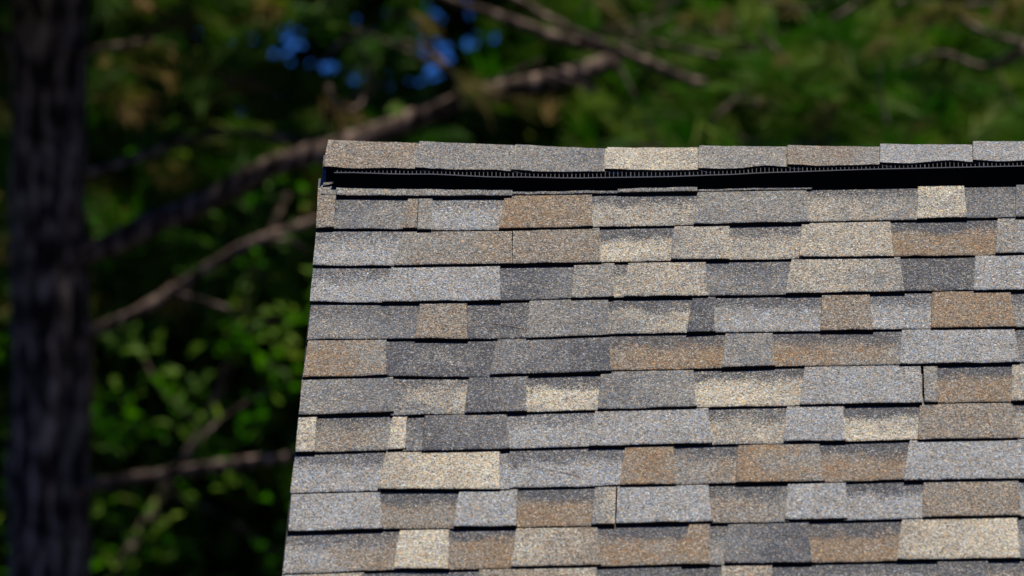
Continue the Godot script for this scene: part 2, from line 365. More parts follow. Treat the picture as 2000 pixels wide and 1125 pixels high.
# ---------------------------------------------------------------- materials
func make_palettes() -> void:
	# mean colour of each granule blend (linear), then 256 single granules round it
	var mean := {
		"L": Color(0.475, 0.398, 0.295), "T": Color(0.335, 0.291, 0.224), "B": Color(0.222, 0.181, 0.134), "O": Color(0.230, 0.163, 0.103),
		"G": Color(0.278, 0.268, 0.252), "M": Color(0.216, 0.200, 0.172), "K": Color(0.155, 0.148, 0.139), "D": Color(0.100, 0.097, 0.095),
	}
	for k in mean:
		var c: Color = mean[k]
		var grains := []
		var sum := Color(0, 0, 0)
		for i in 256:
			var g := c * exp(rng.randfn(0.0, 0.52))
			var r := rng.randf()
			if r < 0.2:
				g = Color(g.r * 1.42, g.g * 0.92, g.b * 0.55)
			elif r < 0.38:
				g = Color(g.r * 0.75, g.g * 0.98, g.b * 1.45)
			elif r < 0.47:
				g = Color(0.66, 0.58, 0.5) * rng.randf_range(0.7, 1.2)
			elif r < 0.60:
				g = Color(0.035, 0.034, 0.036)
			grains.append(g)
			sum += g
		var fit := Color(c.r * 256.0 / sum.r, c.g * 256.0 / sum.g, c.b * 256.0 / sum.b)
		var bytes := PackedByteArray()
		for g in grains:
			var s := Color(minf(g.r * fit.r, 0.85), minf(g.g * fit.g, 0.85), minf(g.b * fit.b, 0.85)).linear_to_srgb()
			bytes.append_array([s.r8, s.g8, s.b8])
		palettes[k] = bytes


func make_granules() -> void:
	make_palettes()
	var data := PackedByteArray()
	data.resize(ATLAS_W * ATLAS_H * 3)
	data.fill(90)
	var high := PackedByteArray()
	high.resize(ATLAS_W * ATLAS_H)
	var noise := FastNoiseLite.new()
	noise.seed = 11
	noise.frequency = 0.045
	noise.fractal_octaves = 3
	var blotch := noise.get_image(ATLAS_W / 4, ATLAS_H / 4, false, false, true).get_data()
	for r in COURSES.size():
		for p in COURSES[COURSES.size() - 1 - r]:      # from the eave up, as they are laid
			print_piece(data, high, blotch, p[0], p[1], p[2], p[3], p[4], p[5], p[6], p[8], p[9], p[10])
	for c in CAPS:
		print_piece(data, high, blotch, c[4][0][0] - 0.0015, c[2] + 0.04, c[0] - 0.0015, c[2] + 0.04, -0.02, -0.02, -0.205, c[5], c[6], 0.0)
	var print_image := Image.create_from_data(ATLAS_W, ATLAS_H, false, Image.FORMAT_RGB8, data)
	var relief := Image.create_from_data(ATLAS_W, ATLAS_H, false, Image.FORMAT_L8, high)
	granules = StandardMaterial3D.new()
	granules.resource_name = "granules"
	granules.albedo_texture = ImageTexture.create_from_image(print_image)
	granules.roughness = 0.85
	granules.metallic_specular = 0.35
	granules.heightmap_enabled = true
	granules.heightmap_texture = ImageTexture.create_from_image(relief)
	granules.heightmap_scale = 0.07


func print_piece(data: PackedByteArray, high: PackedByteArray, blotch: PackedByteArray, bl: float, br: float, tl: float, tr: float, vbl: float, vbr: float, vt: float, fa: String, fb: String, band: float) -> void:
	var pa: PackedByteArray = palettes[fa]
	var pb: PackedByteArray = palettes[fb]
	var pd: PackedByteArray = palettes["D"]
	var pm: PackedByteArray = palettes["M" if fa != "M" else ("T" if rng.randf() < 0.5 else "K")]
	var stray := rng.randf_range(0.05, 0.3)
	var vb := maxf(vbl, vbr)
	var y0 := int((vt - 0.012 - ATLAS_V) / TEXEL_V)
	var y1 := int((vb + 0.003 - ATLAS_V) / TEXEL_V)
	var drift := rng.randf_range(-0.15, 0.15)
	for y in range(maxi(y0, 1), mini(y1 + 1, ATLAS_H)):
		var v := y * TEXEL_V + ATLAS_V
		var f := (v - vt) / (vb - vt)
		var x0 := maxi(1, int((lerpf(tl, bl, f) - 0.0008 - ATLAS_U) / TEXEL_U))
		var x1 := mini(ATLAS_W - 1, int((lerpf(tr, br, f) + 0.0008 - ATLAS_U) / TEXEL_U))
		var over := 1.0 / maxf(1.0, x1 - x0)
		var at := (y * ATLAS_W + x0) * 3
		var spot := (y >> 2) * (ATLAS_W / 4)
		for x in range(x0, x1 + 1):
			if v > lerpf(vbl, vbr, (x - x0) * over) + 0.0011:
				at += 3
				continue
			var r := rng.randi()
			var b := float(blotch[spot + (x >> 2)]) / 255.0 - 0.5
			var src := r & 15
			if src < 4 and x > x0:
				data[at] = data[at - 3]
				data[at + 1] = data[at - 2]
				data[at + 2] = data[at - 1]
				high[y * ATLAS_W + x] = high[y * ATLAS_W + x - 1]
			elif src < 7:
				var up := at - ATLAS_W * 3
				data[at] = data[up]
				data[at + 1] = data[up + 1]
				data[at + 2] = data[up + 2]
				high[y * ATLAS_W + x] = high[(y - 1) * ATLAS_W + x]
			else:
				var grain := (r >> 8) & 255
				var chance := float((r >> 16) & 255) / 255.0
				var pal := pa
				if fa != fb and chance < (x - x0) * over + b * 1.1 + drift:
					pal = pb
				elif chance < stray + b * 0.9:      # granules of the common blend strewn through every tab, thicker in patches
					pal = pm
				if band > 0.0:
					var dark := band * (1.0 - smoothstep(0.16, 0.50, f + b * 0.3))
					if float((r >> 24) & 255) / 255.0 < dark:
						pal = pd
				data[at] = pal[grain * 3]
				data[at + 1] = pal[grain * 3 + 1]
				data[at + 2] = pal[grain * 3 + 2]
				high[y * ATLAS_W + x] = (r >> 20) & 255
			at += 3


func make_materials() -> void:
	make_granules()
	asphalt = plain(Color(0.014, 0.013, 0.0125), 0.95, 0.15)
	plastic = plain(Color(0.005, 0.005, 0.005), 0.75, 0.08)
	sunlit_plastic = plain(Color(0.06, 0.06, 0.068), 0.6, 0.3)   # the same plastic, coloured lighter to stand for edges catching the sun


func noise_texture(seed_: int, frequency: float, colors: Array, size := 512) -> NoiseTexture2D:
	var n := FastNoiseLite.new()
	n.seed = seed_
	n.frequency = frequency
	n.fractal_octaves = 4
	var ramp := Gradient.new()
	ramp.offsets = PackedFloat32Array([0.25, 0.5, 0.78])
	ramp.colors = PackedColorArray(colors.map(func(c): return c.linear_to_srgb()))
	var t := NoiseTexture2D.new()
	t.width = size
	t.height = size
	t.seamless = true
	t.noise = n
	t.color_ramp = ramp
	return t


# ---------------------------------------------------------------- ground
func build_ground() -> void:
	var st := begin()
	st.set_smooth_group(-1)
	quad(st, Vector3(-300, 0, -300), Vector3(300, 0, -300), Vector3(300, 0, 300), Vector3(-300, 0, 300))
	var m := StandardMaterial3D.new()
	m.albedo_texture = noise_texture(3, 0.02, [Color(0.02, 0.032, 0.012), Color(0.036, 0.034, 0.018), Color(0.06, 0.045, 0.026)])
	m.uv1_triplanar = true
	m.uv1_scale = Vector3(0.3, 0.3, 0.3)
	m.roughness = 0.95
	var g := part("ground", finish(st, m), self)
	g.set_meta("kind", "structure")
	g.set_meta("label", "grassy ground round the house and under the trees")


# ---------------------------------------------------------------- house
func uv(u: float, v: float) -> Vector2:
	return Vector2((u - ATLAS_U) / (TEXEL_U * ATLAS_W), (v - ATLAS_V) / (TEXEL_V * ATLAS_H))


func shingle_mesh(p: Array, salt: float) -> ArrayMesh:
	# a slab in roof axes: its top climbs from the course above down to its butt edge, which stands proud of the course below
	var tab: bool = p[7] == "t"
	var lift := PLY if tab else 0.0
	var cols := clampi(int((p[1] - p[0]) / 0.016), 2, 16)
	var rows := [-0.3, 0.0, 0.35, 0.7, 0.93, 1.0]
	var under := 0.0 if tab else 0.012   # a base layer runs on under the tabs beside it
	var thick := 0.0046 + lift
	var grid := []
	for s in rows:
		var line := []
		for i in cols + 1:
			var f := float(i) / cols
			var u0: float = lerpf(p[2], p[0], s) - under * (0.4 if p[0] > -0.29 else 0.0)
			var u1: float = lerpf(p[3], p[1], s) + under * 0.4
			if i == 0 or i == cols:
				var rough: float = wave.get_noise_2d(s * 40.0 + salt, i * 9.0) * 0.0006
				u0 += rough
				u1 += rough
			var u := lerpf(u0, u1, f)
			var vb: float = lerpf(p[4], p[5], f) + wave.get_noise_2d(u * 60.0, salt) * 0.0012 + wave.get_noise_2d(u * 400.0, salt + 7.0) * 0.0007
			var v: float = lerpf(p[6], vb, s)
			var curl: float = wave.get_noise_2d(u * 14.0, salt * 3.0) * 0.0016 * maxf(s, 0.0)
			var w: float = RISE * s + lift + curl
			if s < 0.0:
				w -= 0.003
			line.append(Vector3(u, w, v))
		grid.append(line)
	var top := begin()
	top.set_smooth_group(0)
	for r in rows.size() - 1:
		for i in cols:
			var a: Vector3 = grid[r][i]
			var b: Vector3 = grid[r][i + 1]
			var c: Vector3 = grid[r + 1][i + 1]
			var d: Vector3 = grid[r + 1][i]
			quad(top, a, b, c, d, uv(a.x, a.z), uv(b.x, b.z), uv(c.x, c.z), uv(d.x, d.z))
	# a rounded lip of granules over the butt edge
	var last: Array = grid[-1]
	var lip := []
	for q in last:
		lip.append(Vector3(q.x, q.y - 0.0009, q.z + 0.0006))
	for i in cols:
		quad(top, last[i], last[i + 1], lip[i + 1], lip[i], uv(last[i].x, last[i].z), uv(last[i + 1].x, last[i + 1].z), uv(lip[i + 1].x, lip[i + 1].z), uv(lip[i].x, lip[i].z))
	var mesh := finish(top, granules)
	var edge := begin()
	edge.set_smooth_group(-1)
	for i in cols:
		quad(edge, lip[i], lip[i + 1], lip[i + 1] - Vector3(0, thick - 0.001, 0.0008), lip[i] - Vector3(0, thick - 0.001, 0.0008))
	for side in 2:
		var i := cols * side
		for r in rows.size() - 1:
			var a: Vector3 = grid[r][i]
			var d: Vector3 = grid[r + 1][i]
			var dn := Vector3(0, thick, 0)
			if side == 0:
				quad(edge, a, d, d - dn, a - dn)
			else:
				quad(edge, d, a, a - dn, d - dn)
	var n := rows.size() - 1
	var dn2 := Vector3(0, thick, 0)
	quad(edge, grid[0][0] - dn2, grid[n][0] - dn2, grid[n][cols] - dn2, grid[0][cols] - dn2)
	return finish(edge, asphalt, mesh)


func build_house() -> void:
	var house := thing("house", "house under a weathered shingle gable roof with a black ridge vent", "house")
	var slope := Basis.from_euler(Vector3(deg_to_rad(PITCH), 0, 0))
	var right := 9.0
	var long := 4.6
	# the deck: both slopes, felt-dark sheets under the shingles
	var deck_look := StandardMaterial3D.new()
	deck_look.albedo_texture = noise_texture(21, 0.06, [Color(0.09, 0.085, 0.08), Color(0.19, 0.165, 0.135), Color(0.28, 0.25, 0.2)])
	deck_look.uv1_triplanar = true
	deck_look.uv1_scale = Vector3(3, 3, 3)
	deck_look.roughness = 0.9
	var st := begin()
	box(st, Vector3(-0.285, -0.03, 0.03), Vector3(right, -0.007, long))
	var roof := part("roof", finish(st, deck_look), house)
	roof.transform = Transform3D(slope, Vector3(0, APEX, 0))
	st = begin()
	box(st, Vector3(-0.285, -0.03, 0.03), Vector3(right, -0.002, long))
	var back := part("roof_slope", finish(st, deck_look), house)
	back.transform = Transform3D(Basis.from_euler(Vector3(0, PI, 0)) * slope, Vector3(right - 0.298, APEX, 0))
	# every shingle of the courses in view; the ones past the picture's edge are the same pieces moved along
	var salt := 0.0
	for r in COURSES.size():
		for p in COURSES[r]:
			salt += 3.7
			part("shingle", shingle_mesh(p, salt), roof)
	for r in COURSES.size():
		var reach: float = COURSES[r][-1][1] - COURSES[r][2][0]
		for i in range(2, COURSES[r].size()):
			salt += 3.7
			var o := part("shingle", shingle_mesh(COURSES[r][i], salt), roof)
			o.position = Vector3(reach, 0, 0)
	# the courses below and beyond the picture, as long strips
	var strip_look := deck_look
	for r in 33:
		var v0 := 0.15 + 0.1365 * r
		var u0 := 1.98 if r < 12 else lerpf(-0.3025, -0.3204, (v0 - 0.16) / 1.53)
		if v0 + 0.16 > long:
			break
		st = begin()
		st.set_smooth_group(-1)
		var edge := [Vector3(u0, -0.001, v0 - 0.03), Vector3(right, -0.001, v0 - 0.03), Vector3(right, 0.006, v0 + 0.1365), Vector3(u0, 0.006, v0 + 0.1365)]
		quad(st, edge[0], edge[1], edge[2], edge[3])
		quad(st, edge[3], edge[2], edge[2] - Vector3(0, 0.0062, 0), edge[3] - Vector3(0, 0.0062, 0))
		part("shingle_course", finish(st, strip_look), roof)
	# the rake: drip edge and barge board, a few millimetres past the cut ends of the shingles
	var drip := begin()
	rake_strip(drip, -0.0032, 0.04, -0.0068, -0.0056, long)
	rake_strip(drip, -0.0032, -0.0022, -0.045, -0.0069, long)
	var drip_part := part("drip_edge", finish(drip, plain(Color(0.016, 0.018, 0.019), 0.6, 0.3)), house)
	drip_part.transform = roof.transform
	var barge := begin()
	rake_strip(barge, -0.002, 0.02, -0.20, -0.0075, long)
	var barge_part := part("barge_board", finish(barge, plain(Color(0.03, 0.03, 0.03), 0.6)), house)
	barge_part.transform = roof.transform
	build_needles(roof.transform)
	build_vent(house)
	build_caps(house)
	build_walls(house, right, long)


func build_needles(on: Transform3D) -> void:
	var straw := plain(Color(0.22, 0.13, 0.075), 0.7)
	var says := ["brown pine needle lying on the light grey shingle low on the roof", "dark pine needle lying on the charcoal shingle near the rake"]
	for i in NEEDLES.size():
		var points := []
		for q in NEEDLES[i]:
			var p: Vector3 = on * Vector3(q[0], q[2], q[1])
			points.append([p.x, p.y, p.z])
		var o := part(numbered("pine_needle"), tube(points, 0.0006, 0.0004, straw, 0.0), self)
		o.set_meta("label", says[i])
		o.set_meta("category", "needle")
		o.set_meta("group", "fallen needles on the roof")


func rake_strip(st: SurfaceTool, from: float, to: float, low: float, high: float, long: float) -> void:
	var p := []
	for i in 8:
		var v := long if i & 4 else 0.05
		var rake := lerpf(-0.3025, -0.3204, (v - 0.16) / 1.53)
		p.append(Vector3(rake + (to if i & 1 else from), high if i & 2 else low, v))
	st.set_smooth_group(-1)
	quad(st, p[2], p[3], p[7], p[6])
	quad(st, p[0], p[4], p[5], p[1])
	quad(st, p[4], p[6], p[7], p[5])
	quad(st, p[0], p[1], p[3], p[2])
	quad(st, p[1], p[5], p[7], p[3])
	quad(st, p[0], p[2], p[6], p[4])


func build_vent(house: Node3D) -> void:
	var vent := Node3D.new()
	vent.name = "ridge_vent"
	house.add_child(vent)
	# baffle: the wall that stands in front of the openings, its top bent back as a rail
	var x0: float = FOOT[0][0]
	var x1 := 2.4
	var baffle := begin()
	baffle.set_smooth_group(-1)
	var rail := begin()
	rail.set_smooth_group(-1)
	var n := 90
	for i in n:
		var a := lerpf(x0, x1, float(i) / n)
		var b := lerpf(x0, x1, float(i + 1) / n)
		var ra := along(RAIL, a)
		var rb := along(RAIL, b)
		var fa := along(FOOT, a)
		var fb := along(FOOT, b)
		var za := along(FOOT, a, 2)
		var zb := along(FOOT, b, 2)
		for side in 2:
			var back := 0.002 * side
			var q := [Vector3(a, fa - 0.012, za - back), Vector3(a, ra, za - back), Vector3(b, rb, zb - back), Vector3(b, fb - 0.012, zb - back)]
			if side == 0:
				quad(baffle, q[0], q[1], q[2], q[3])
			else:
				quad(baffle, q[3], q[2], q[1], q[0])
		var profile := [[0.0008, -0.03], [0.0008, -0.0006], [-0.0005, 0.0014], [-0.0010, 0.0014], [-0.0010, -0.03]]
		for k in 4:
			var p0: Array = profile[k]
			var p1: Array = profile[k + 1]
			quad(rail, Vector3(a, ra + p0[0], za + p0[1]), Vector3(b, rb + p0[0], zb + p0[1]), Vector3(b, rb + p1[0], zb + p1[1]), Vector3(a, ra + p1[0], za + p1[1]))
	part("baffle", finish(baffle, plastic), vent)
	part("rail", finish(rail, sunlit_plastic), vent)
	# the fins of the grille, a few millimetres apart, every eleventh a wide one
	var fins := begin()
	var x := x0 + 0.004
	var k := 0
	while x < x1:
		var y := along(RAIL, x) + 0.0008
		var wide := k % 14 == 0
		var tall := minf(0.0085, cap_y(x, 0.115) - 0.0055 - y)
		var w := 0.0016 if wide else 0.0010
		if tall > 0.001:
			fin(fins, x, w, y, tall, along(FOOT, x, 2))
		x += 0.0066
		k += 1
	var grille := part("grille_fins", finish(fins, sunlit_plastic), vent)
	grille.set_meta("kind", "stuff")
	# the body of the vent under the caps
	var body := begin()
	body.set_smooth_group(-1)
	for i in n:
		var a := lerpf(x0, x1, float(i) / n)
		var b := lerpf(x0, x1, float(i + 1) / n)
		for s in [1.0, -1.0]:
			var pa := Vector3(a, cap_y(a, 0.098) - 0.009, 0.098 * s)
			var pb := Vector3(b, cap_y(b, 0.098) - 0.009, 0.098 * s)
			var ta := Vector3(a, cap_y(a, 0.0) - 0.012, 0.0)
			var tb := Vector3(b, cap_y(b, 0.0) - 0.012, 0.0)
			if s > 0.0:
				quad(body, ta, tb, pb, pa)
				quad(body, pa, pb, Vector3(b, 5.5, 0.092), Vector3(a, 5.5, 0.092))
			else:
				quad(body, tb, ta, pa, pb)
				quad(body, pb, pa, Vector3(a, 5.5, -0.092), Vector3(b, 5.5, -0.092))
	part("vent_body", finish(body, plastic), vent)
	# the plug that closes the end of the vent
	var plug := begin()
	box(plug, Vector3(-0.2985, 5.5, -0.1), Vector3(x0 + 0.001, cap_y(-0.29, 0.1) - 0.0065, 0.112))
	part("end_plug", finish(plug, plastic), vent)


func fin(st: SurfaceTool, x: float, w: float, y: float, tall: float, z: float) -> void:
	# a thin plate across the slot whose front edge leans back
	var a := [Vector3(x, y, z - 0.02), Vector3(x, y + tall, z - 0.02), Vector3(x, y + tall, z - 0.0075), Vector3(x, y, z - 0.0014)]
	var b := a.map(func(p): return p + Vector3(w, 0, 0))
	st.set_smooth_group(-1)
	quad(st, a[0], a[1], a[2], a[3])
	quad(st, b[3], b[2], b[1], b[0])
	quad(st, a[1], b[1], b[2], a[2])
	quad(st, a[2], b[2], b[3], a[3])


func cap_y(x: float, z: float) -> float:
	var i := 0
	while i < CAPS.size() - 1 and x > CAPS[i][2]:
		i += 1
	var c: Array = CAPS[i]
	var top := lerpf(c[1], c[3], clampf((x - c[0]) / (c[2] - c[0]), 0.0, 1.0))
	return lerpf(top, along(c[4], x), z / 0.115)


func build_caps(house: Node3D) -> void:
	var across := [-0.115, -0.08, -0.04, -0.02, -0.008, 0.0, 0.008, 0.02, 0.04, 0.07, 0.095, 0.112, 0.115]
	for turn in 2:
		for ci in CAPS.size():
			var c: Array = CAPS[ci]
			var cols := 14
			var grid := []
			for z in across:
				var line := []
				for i in cols + 1:
					var f: float = float(i) / 12.0      # the last columns lie under the next cap
					var g: float = minf(f, 1.0)
					var tu: float = lerpf(c[0], c[2], f)
					var bu: float = lerpf(c[4][0][0], c[4][-1][0], f)
					var ty: float = lerpf(c[1], c[3], g)
					var by: float = along(c[4], lerpf(c[4][0][0], c[4][-1][0], g))
					var s: float = absf(z) / 0.115
					var r := 0.006
					var bend: float = (sqrt(s * s * 0.013225 + r * r) - r) / (sqrt(0.013225 + r * r) - r)
					var y: float = lerpf(ty, by, bend) + wave.get_noise_2d(bu * 30.0 + ci * 9.0, z * 20.0) * 0.0008
					y += 0.0012 * maxf(0.0, 1.0 - f * 3.0)      # each lap stands off the cap below it
					if i > 12:
						y -= 0.0045
					var u: float = lerpf(tu, bu, s) + (wave.get_noise_2d(z * 300.0, ci * 5.0) * 0.0006 if i == 0 else 0.0)
					line.append(Vector3(u, y, z + (wave.get_noise_2d(u * 300.0, ci) * 0.0007 if s > 0.99 else 0.0)))
				grid.append(line)
			var top := begin()
			top.set_smooth_group(0)
			var edge := begin()
			edge.set_smooth_group(-1)
			var dn := Vector3(0, 0.0042, 0)
			for r in across.size() - 1:
				for i in cols:
					var q := [grid[r][i], grid[r][i + 1], grid[r + 1][i + 1], grid[r + 1][i]]
					var t := q.map(func(k): return uv(k.x, -0.19 + absf(k.z) * 1.1))
					quad(top, q[0], q[1], q[2], q[3], t[0], t[1], t[2], t[3])
					quad(edge, q[3] - dn, q[2] - dn, q[1] - dn, q[0] - dn)
				quad(edge, grid[r][0], grid[r + 1][0], grid[r + 1][0] - dn, grid[r][0] - dn)
			var m := across.size() - 1
			for i in cols:
				quad(edge, grid[m][i], grid[m][i + 1], grid[m][i + 1] - dn, grid[m][i] - dn)
				quad(edge, grid[0][i + 1], grid[0][i], grid[0][i] - dn, grid[0][i + 1] - dn)
			var o := part("ridge_cap", finish(edge, asphalt, finish(top, granules)), house)
			o.position = Vector3(1.1715 * turn, -0.022 * turn, 0)


func build_walls(house: Node3D, right: float, long: float) -> void:
	var look := plain(Color(0.45, 0.43, 0.38), 0.7)
	var half := long * cos(deg_to_rad(PITCH)) - 0.45
	var eave := APEX - 0.05 - half * tan(deg_to_rad(PITCH))
	var st := begin()
	var x0 := -0.05
	st.set_smooth_group(-1)
	for x in [x0, right - 0.3]:
		quad(st, Vector3(x, 0, -half), Vector3(x, eave, -half), Vector3(x, eave, half), Vector3(x, 0, half))
		for tri in [Vector3(x, eave, -half), Vector3(x, APEX - 0.05, 0), Vector3(x, eave, half)]:
			st.set_uv(Vector2.ZERO)
			st.add_vertex(tri)
	for z in [half, -half]:
		quad(st, Vector3(x0, 0, z), Vector3(x0, eave, z), Vector3(right - 0.3, eave, z), Vector3(right - 0.3, 0, z))
	part("wall", finish(st, look), house)


# ---------------------------------------------------------------- trees
func tube(points: Array, r0: float, r1: float, m: Material, lumps := 0.12) -> ArrayMesh:
	var curve := Curve3D.new()
	for i in points.size():
		var here := Vector3(points[i][0], points[i][1], points[i][2])
		var before: Array = points[maxi(i - 1, 0)]
		var after: Array = points[mini(i + 1, points.size() - 1)]
		var t := (Vector3(after[0], after[1], after[2]) - Vector3(before[0], before[1], before[2])) / 6.0
		curve.add_point(here, -t, t)
	curve.bake_interval = 0.02
	var total := curve.get_baked_length()
	var rings := maxi(4, int(total / maxf(r0 * 1.5, 0.012)))
	var sides := 10
	var st := begin()
	st.set_smooth_group(0)
	var last := []
	for k in rings + 1:
		var f := float(k) / rings
		var here := curve.sample_baked(f * total, true)
		var dir := (curve.sample_baked(minf(f * total + 0.01, total), true) - curve.sample_baked(maxf(f * total - 0.01, 0.0), true)).normalized()
		var side := dir.cross(Vector3(0.1, 0.2, 1.0)).normalized()
		var up := side.cross(dir)
		var r := lerpf(r0, r1, f)
		var ring := []
		for i in sides:
			var a := TAU * i / sides
			var bump := 1.0 + lumps * wave.get_noise_3d(here.x * 9.0 + cos(a) * 2.0, here.y * 9.0 + sin(a) * 2.0, here.z * 9.0) + lumps * 0.8 * wave.get_noise_3d(here.x * 30.0 + cos(a) * 3.0, here.y * 30.0 + sin(a) * 3.0, 4.0)
			ring.append(here + (side * cos(a) + up * sin(a)) * r * bump)
		if last:
			for i in sides:
				var j := (i + 1) % sides
				quad(st, last[i], last[j], ring[j], ring[i])
		last = ring
	var tip := curve.sample_baked(total, true)
	for i in sides:
		for q in [last[i], last[(i + 1) % sides], tip]:
			st.set_uv(Vector2.ZERO)
			st.add_vertex(q)
	return finish(st, m)


func sprig_mesh(count: int, size: float, spread: float, m: Material) -> ArrayMesh:
	# a twig end with broad leaves, each a folded, pointed blade
	var st := begin()
	st.set_smooth_group(-1)
	for i in count:
		var turn := Basis.from_euler(Vector3(rng.randf_range(-0.9, 0.5), TAU * (i * 0.382) + rng.randf_range(-0.4, 0.4), rng.randf_range(-0.6, 0.6)))
		var at := Vector3(rng.randf_range(-0.5, 0.5), rng.randf_range(-0.5, 0.5), rng.randf_range(-0.5, 0.5)) * spread
		var l := size * rng.randf_range(0.7, 1.25)
		var w := l * rng.randf_range(0.26, 0.36)
		var base := at
		var tip := at + turn * Vector3(0, -l * 0.15, l)
		var mid := at + turn * Vector3(0, 0, l * 0.5)
		var a := at + turn * Vector3(w, l * 0.1, l * 0.42)
		var b := at + turn * Vector3(-w, l * 0.1, l * 0.42)
		for q in [base, mid, a, a, mid, tip, base, b, mid, mid, b, tip]:
			st.set_uv(Vector2.ZERO)
			st.add_vertex(q)
	return finish(st, m)


func tuft_mesh(count: int, size: float, m: Material) -> ArrayMesh:
	# a spray of pine needles round a twig end
	var st := begin()
	st.set_smooth_group(-1)
	for i in count:
		var along_twig := rng.randf_range(-0.5, 0.35)
		var dir := Vector3(rng.randfn(), rng.randfn(), rng.randfn()).normalized()
		dir = (dir + Vector3(0.0, 0.1, 1.7)).normalized()
		var side := dir.cross(Vector3(rng.randfn(), rng.randfn(), rng.randfn())).normalized() * 0.0019
		var base := Vector3(0, 0, along_twig * size)
		var mid := base + dir * size * 0.55 + Vector3(0, -0.004, 0)
		var tip := base + dir * size * rng.randf_range(0.8, 1.15) + Vector3(0, -0.018, 0)
		for q in [base - side, base + side, mid + side, base - side, mid + side, mid - side, mid - side, mid + side, tip]:
			st.set_uv(Vector2.ZERO)
			st.add_vertex(q)
	return finish(st, m)


func crown(called: String, mesh: Mesh, spots: Array, parent: Node3D, tints: Array) -> void:
	# spots: [place, scale]
	var mm := MultiMesh.new()
	mm.transform_format = MultiMesh.TRANSFORM_3D
	mm.use_colors = true
	mm.mesh = mesh
	mm.instance_count = spots.size()
	for i in spots.size():
		var b := Basis.from_euler(Vector3(rng.randf_range(-0.8, 0.8), rng.randf() * TAU, rng.randf_range(-0.8, 0.8))).scaled(Vector3.ONE * spots[i][1])
		mm.set_instance_transform(i, Transform3D(b, spots[i][0]))
		var c: Color = tints[rng.randi() % tints.size()]
		var k := rng.randf_range(0.75, 1.25)
		mm.set_instance_color(i, Color(c.r * k, c.g * k, c.b * k * rng.randf_range(0.85, 1.15)))
	var o := MultiMeshInstance3D.new()
	o.name = called
	o.multimesh = mm
	o.set_meta("kind", "stuff")
	parent.add_child(o, true)


func sunny(p: Vector3) -> bool:
	# whether a bough here would shade one of the spots chosen to be sunlit
	for f in FLECKS:
		var to := p - Vector3(f[0], f[1], f[2])
		if (to - SUNWARD * to.dot(SUNWARD)).length() < f[3] + 0.05:
			return true
	return false


func open(p: Vector3, gaps: Array, reach: float) -> bool:
	for g in gaps:
		if Vector2(p.x - g[0], p.y - g[1]).length() < g[2] + reach:
			return true
	return false


func leaf_look(through: Color) -> StandardMaterial3D:
	var m := StandardMaterial3D.new()
	m.vertex_color_use_as_albedo = true
	m.roughness = 0.6
	m.metallic_specular = 0.3
	m.backlight_enabled = true
	m.backlight = through
	return m


func bark_look(seed_: int, dark: Color, middle: Color, light: Color) -> StandardMaterial3D:
	var m := StandardMaterial3D.new()
	m.albedo_texture = noise_texture(seed_, 0.03, [dark, middle, light], 256)
	m.uv1_triplanar = true
	m.uv1_scale = Vector3(2.8, 0.9, 2.8)
	m.roughness = 0.9
	m.metallic_specular = 0.2
	return m


func limbs(tree: Node3D, key: String, m: Material) -> Array:
	var ends := []
	for l in LIMBS:
		if l[1] == key:
			part("branch" if l[0] == "limb" else l[0], tube(l[4], l[2], l[3], m, 0.42), tree)
			for p in l[4]:
				ends.append(Vector3(p[0], p[1], p[2]))
	return ends


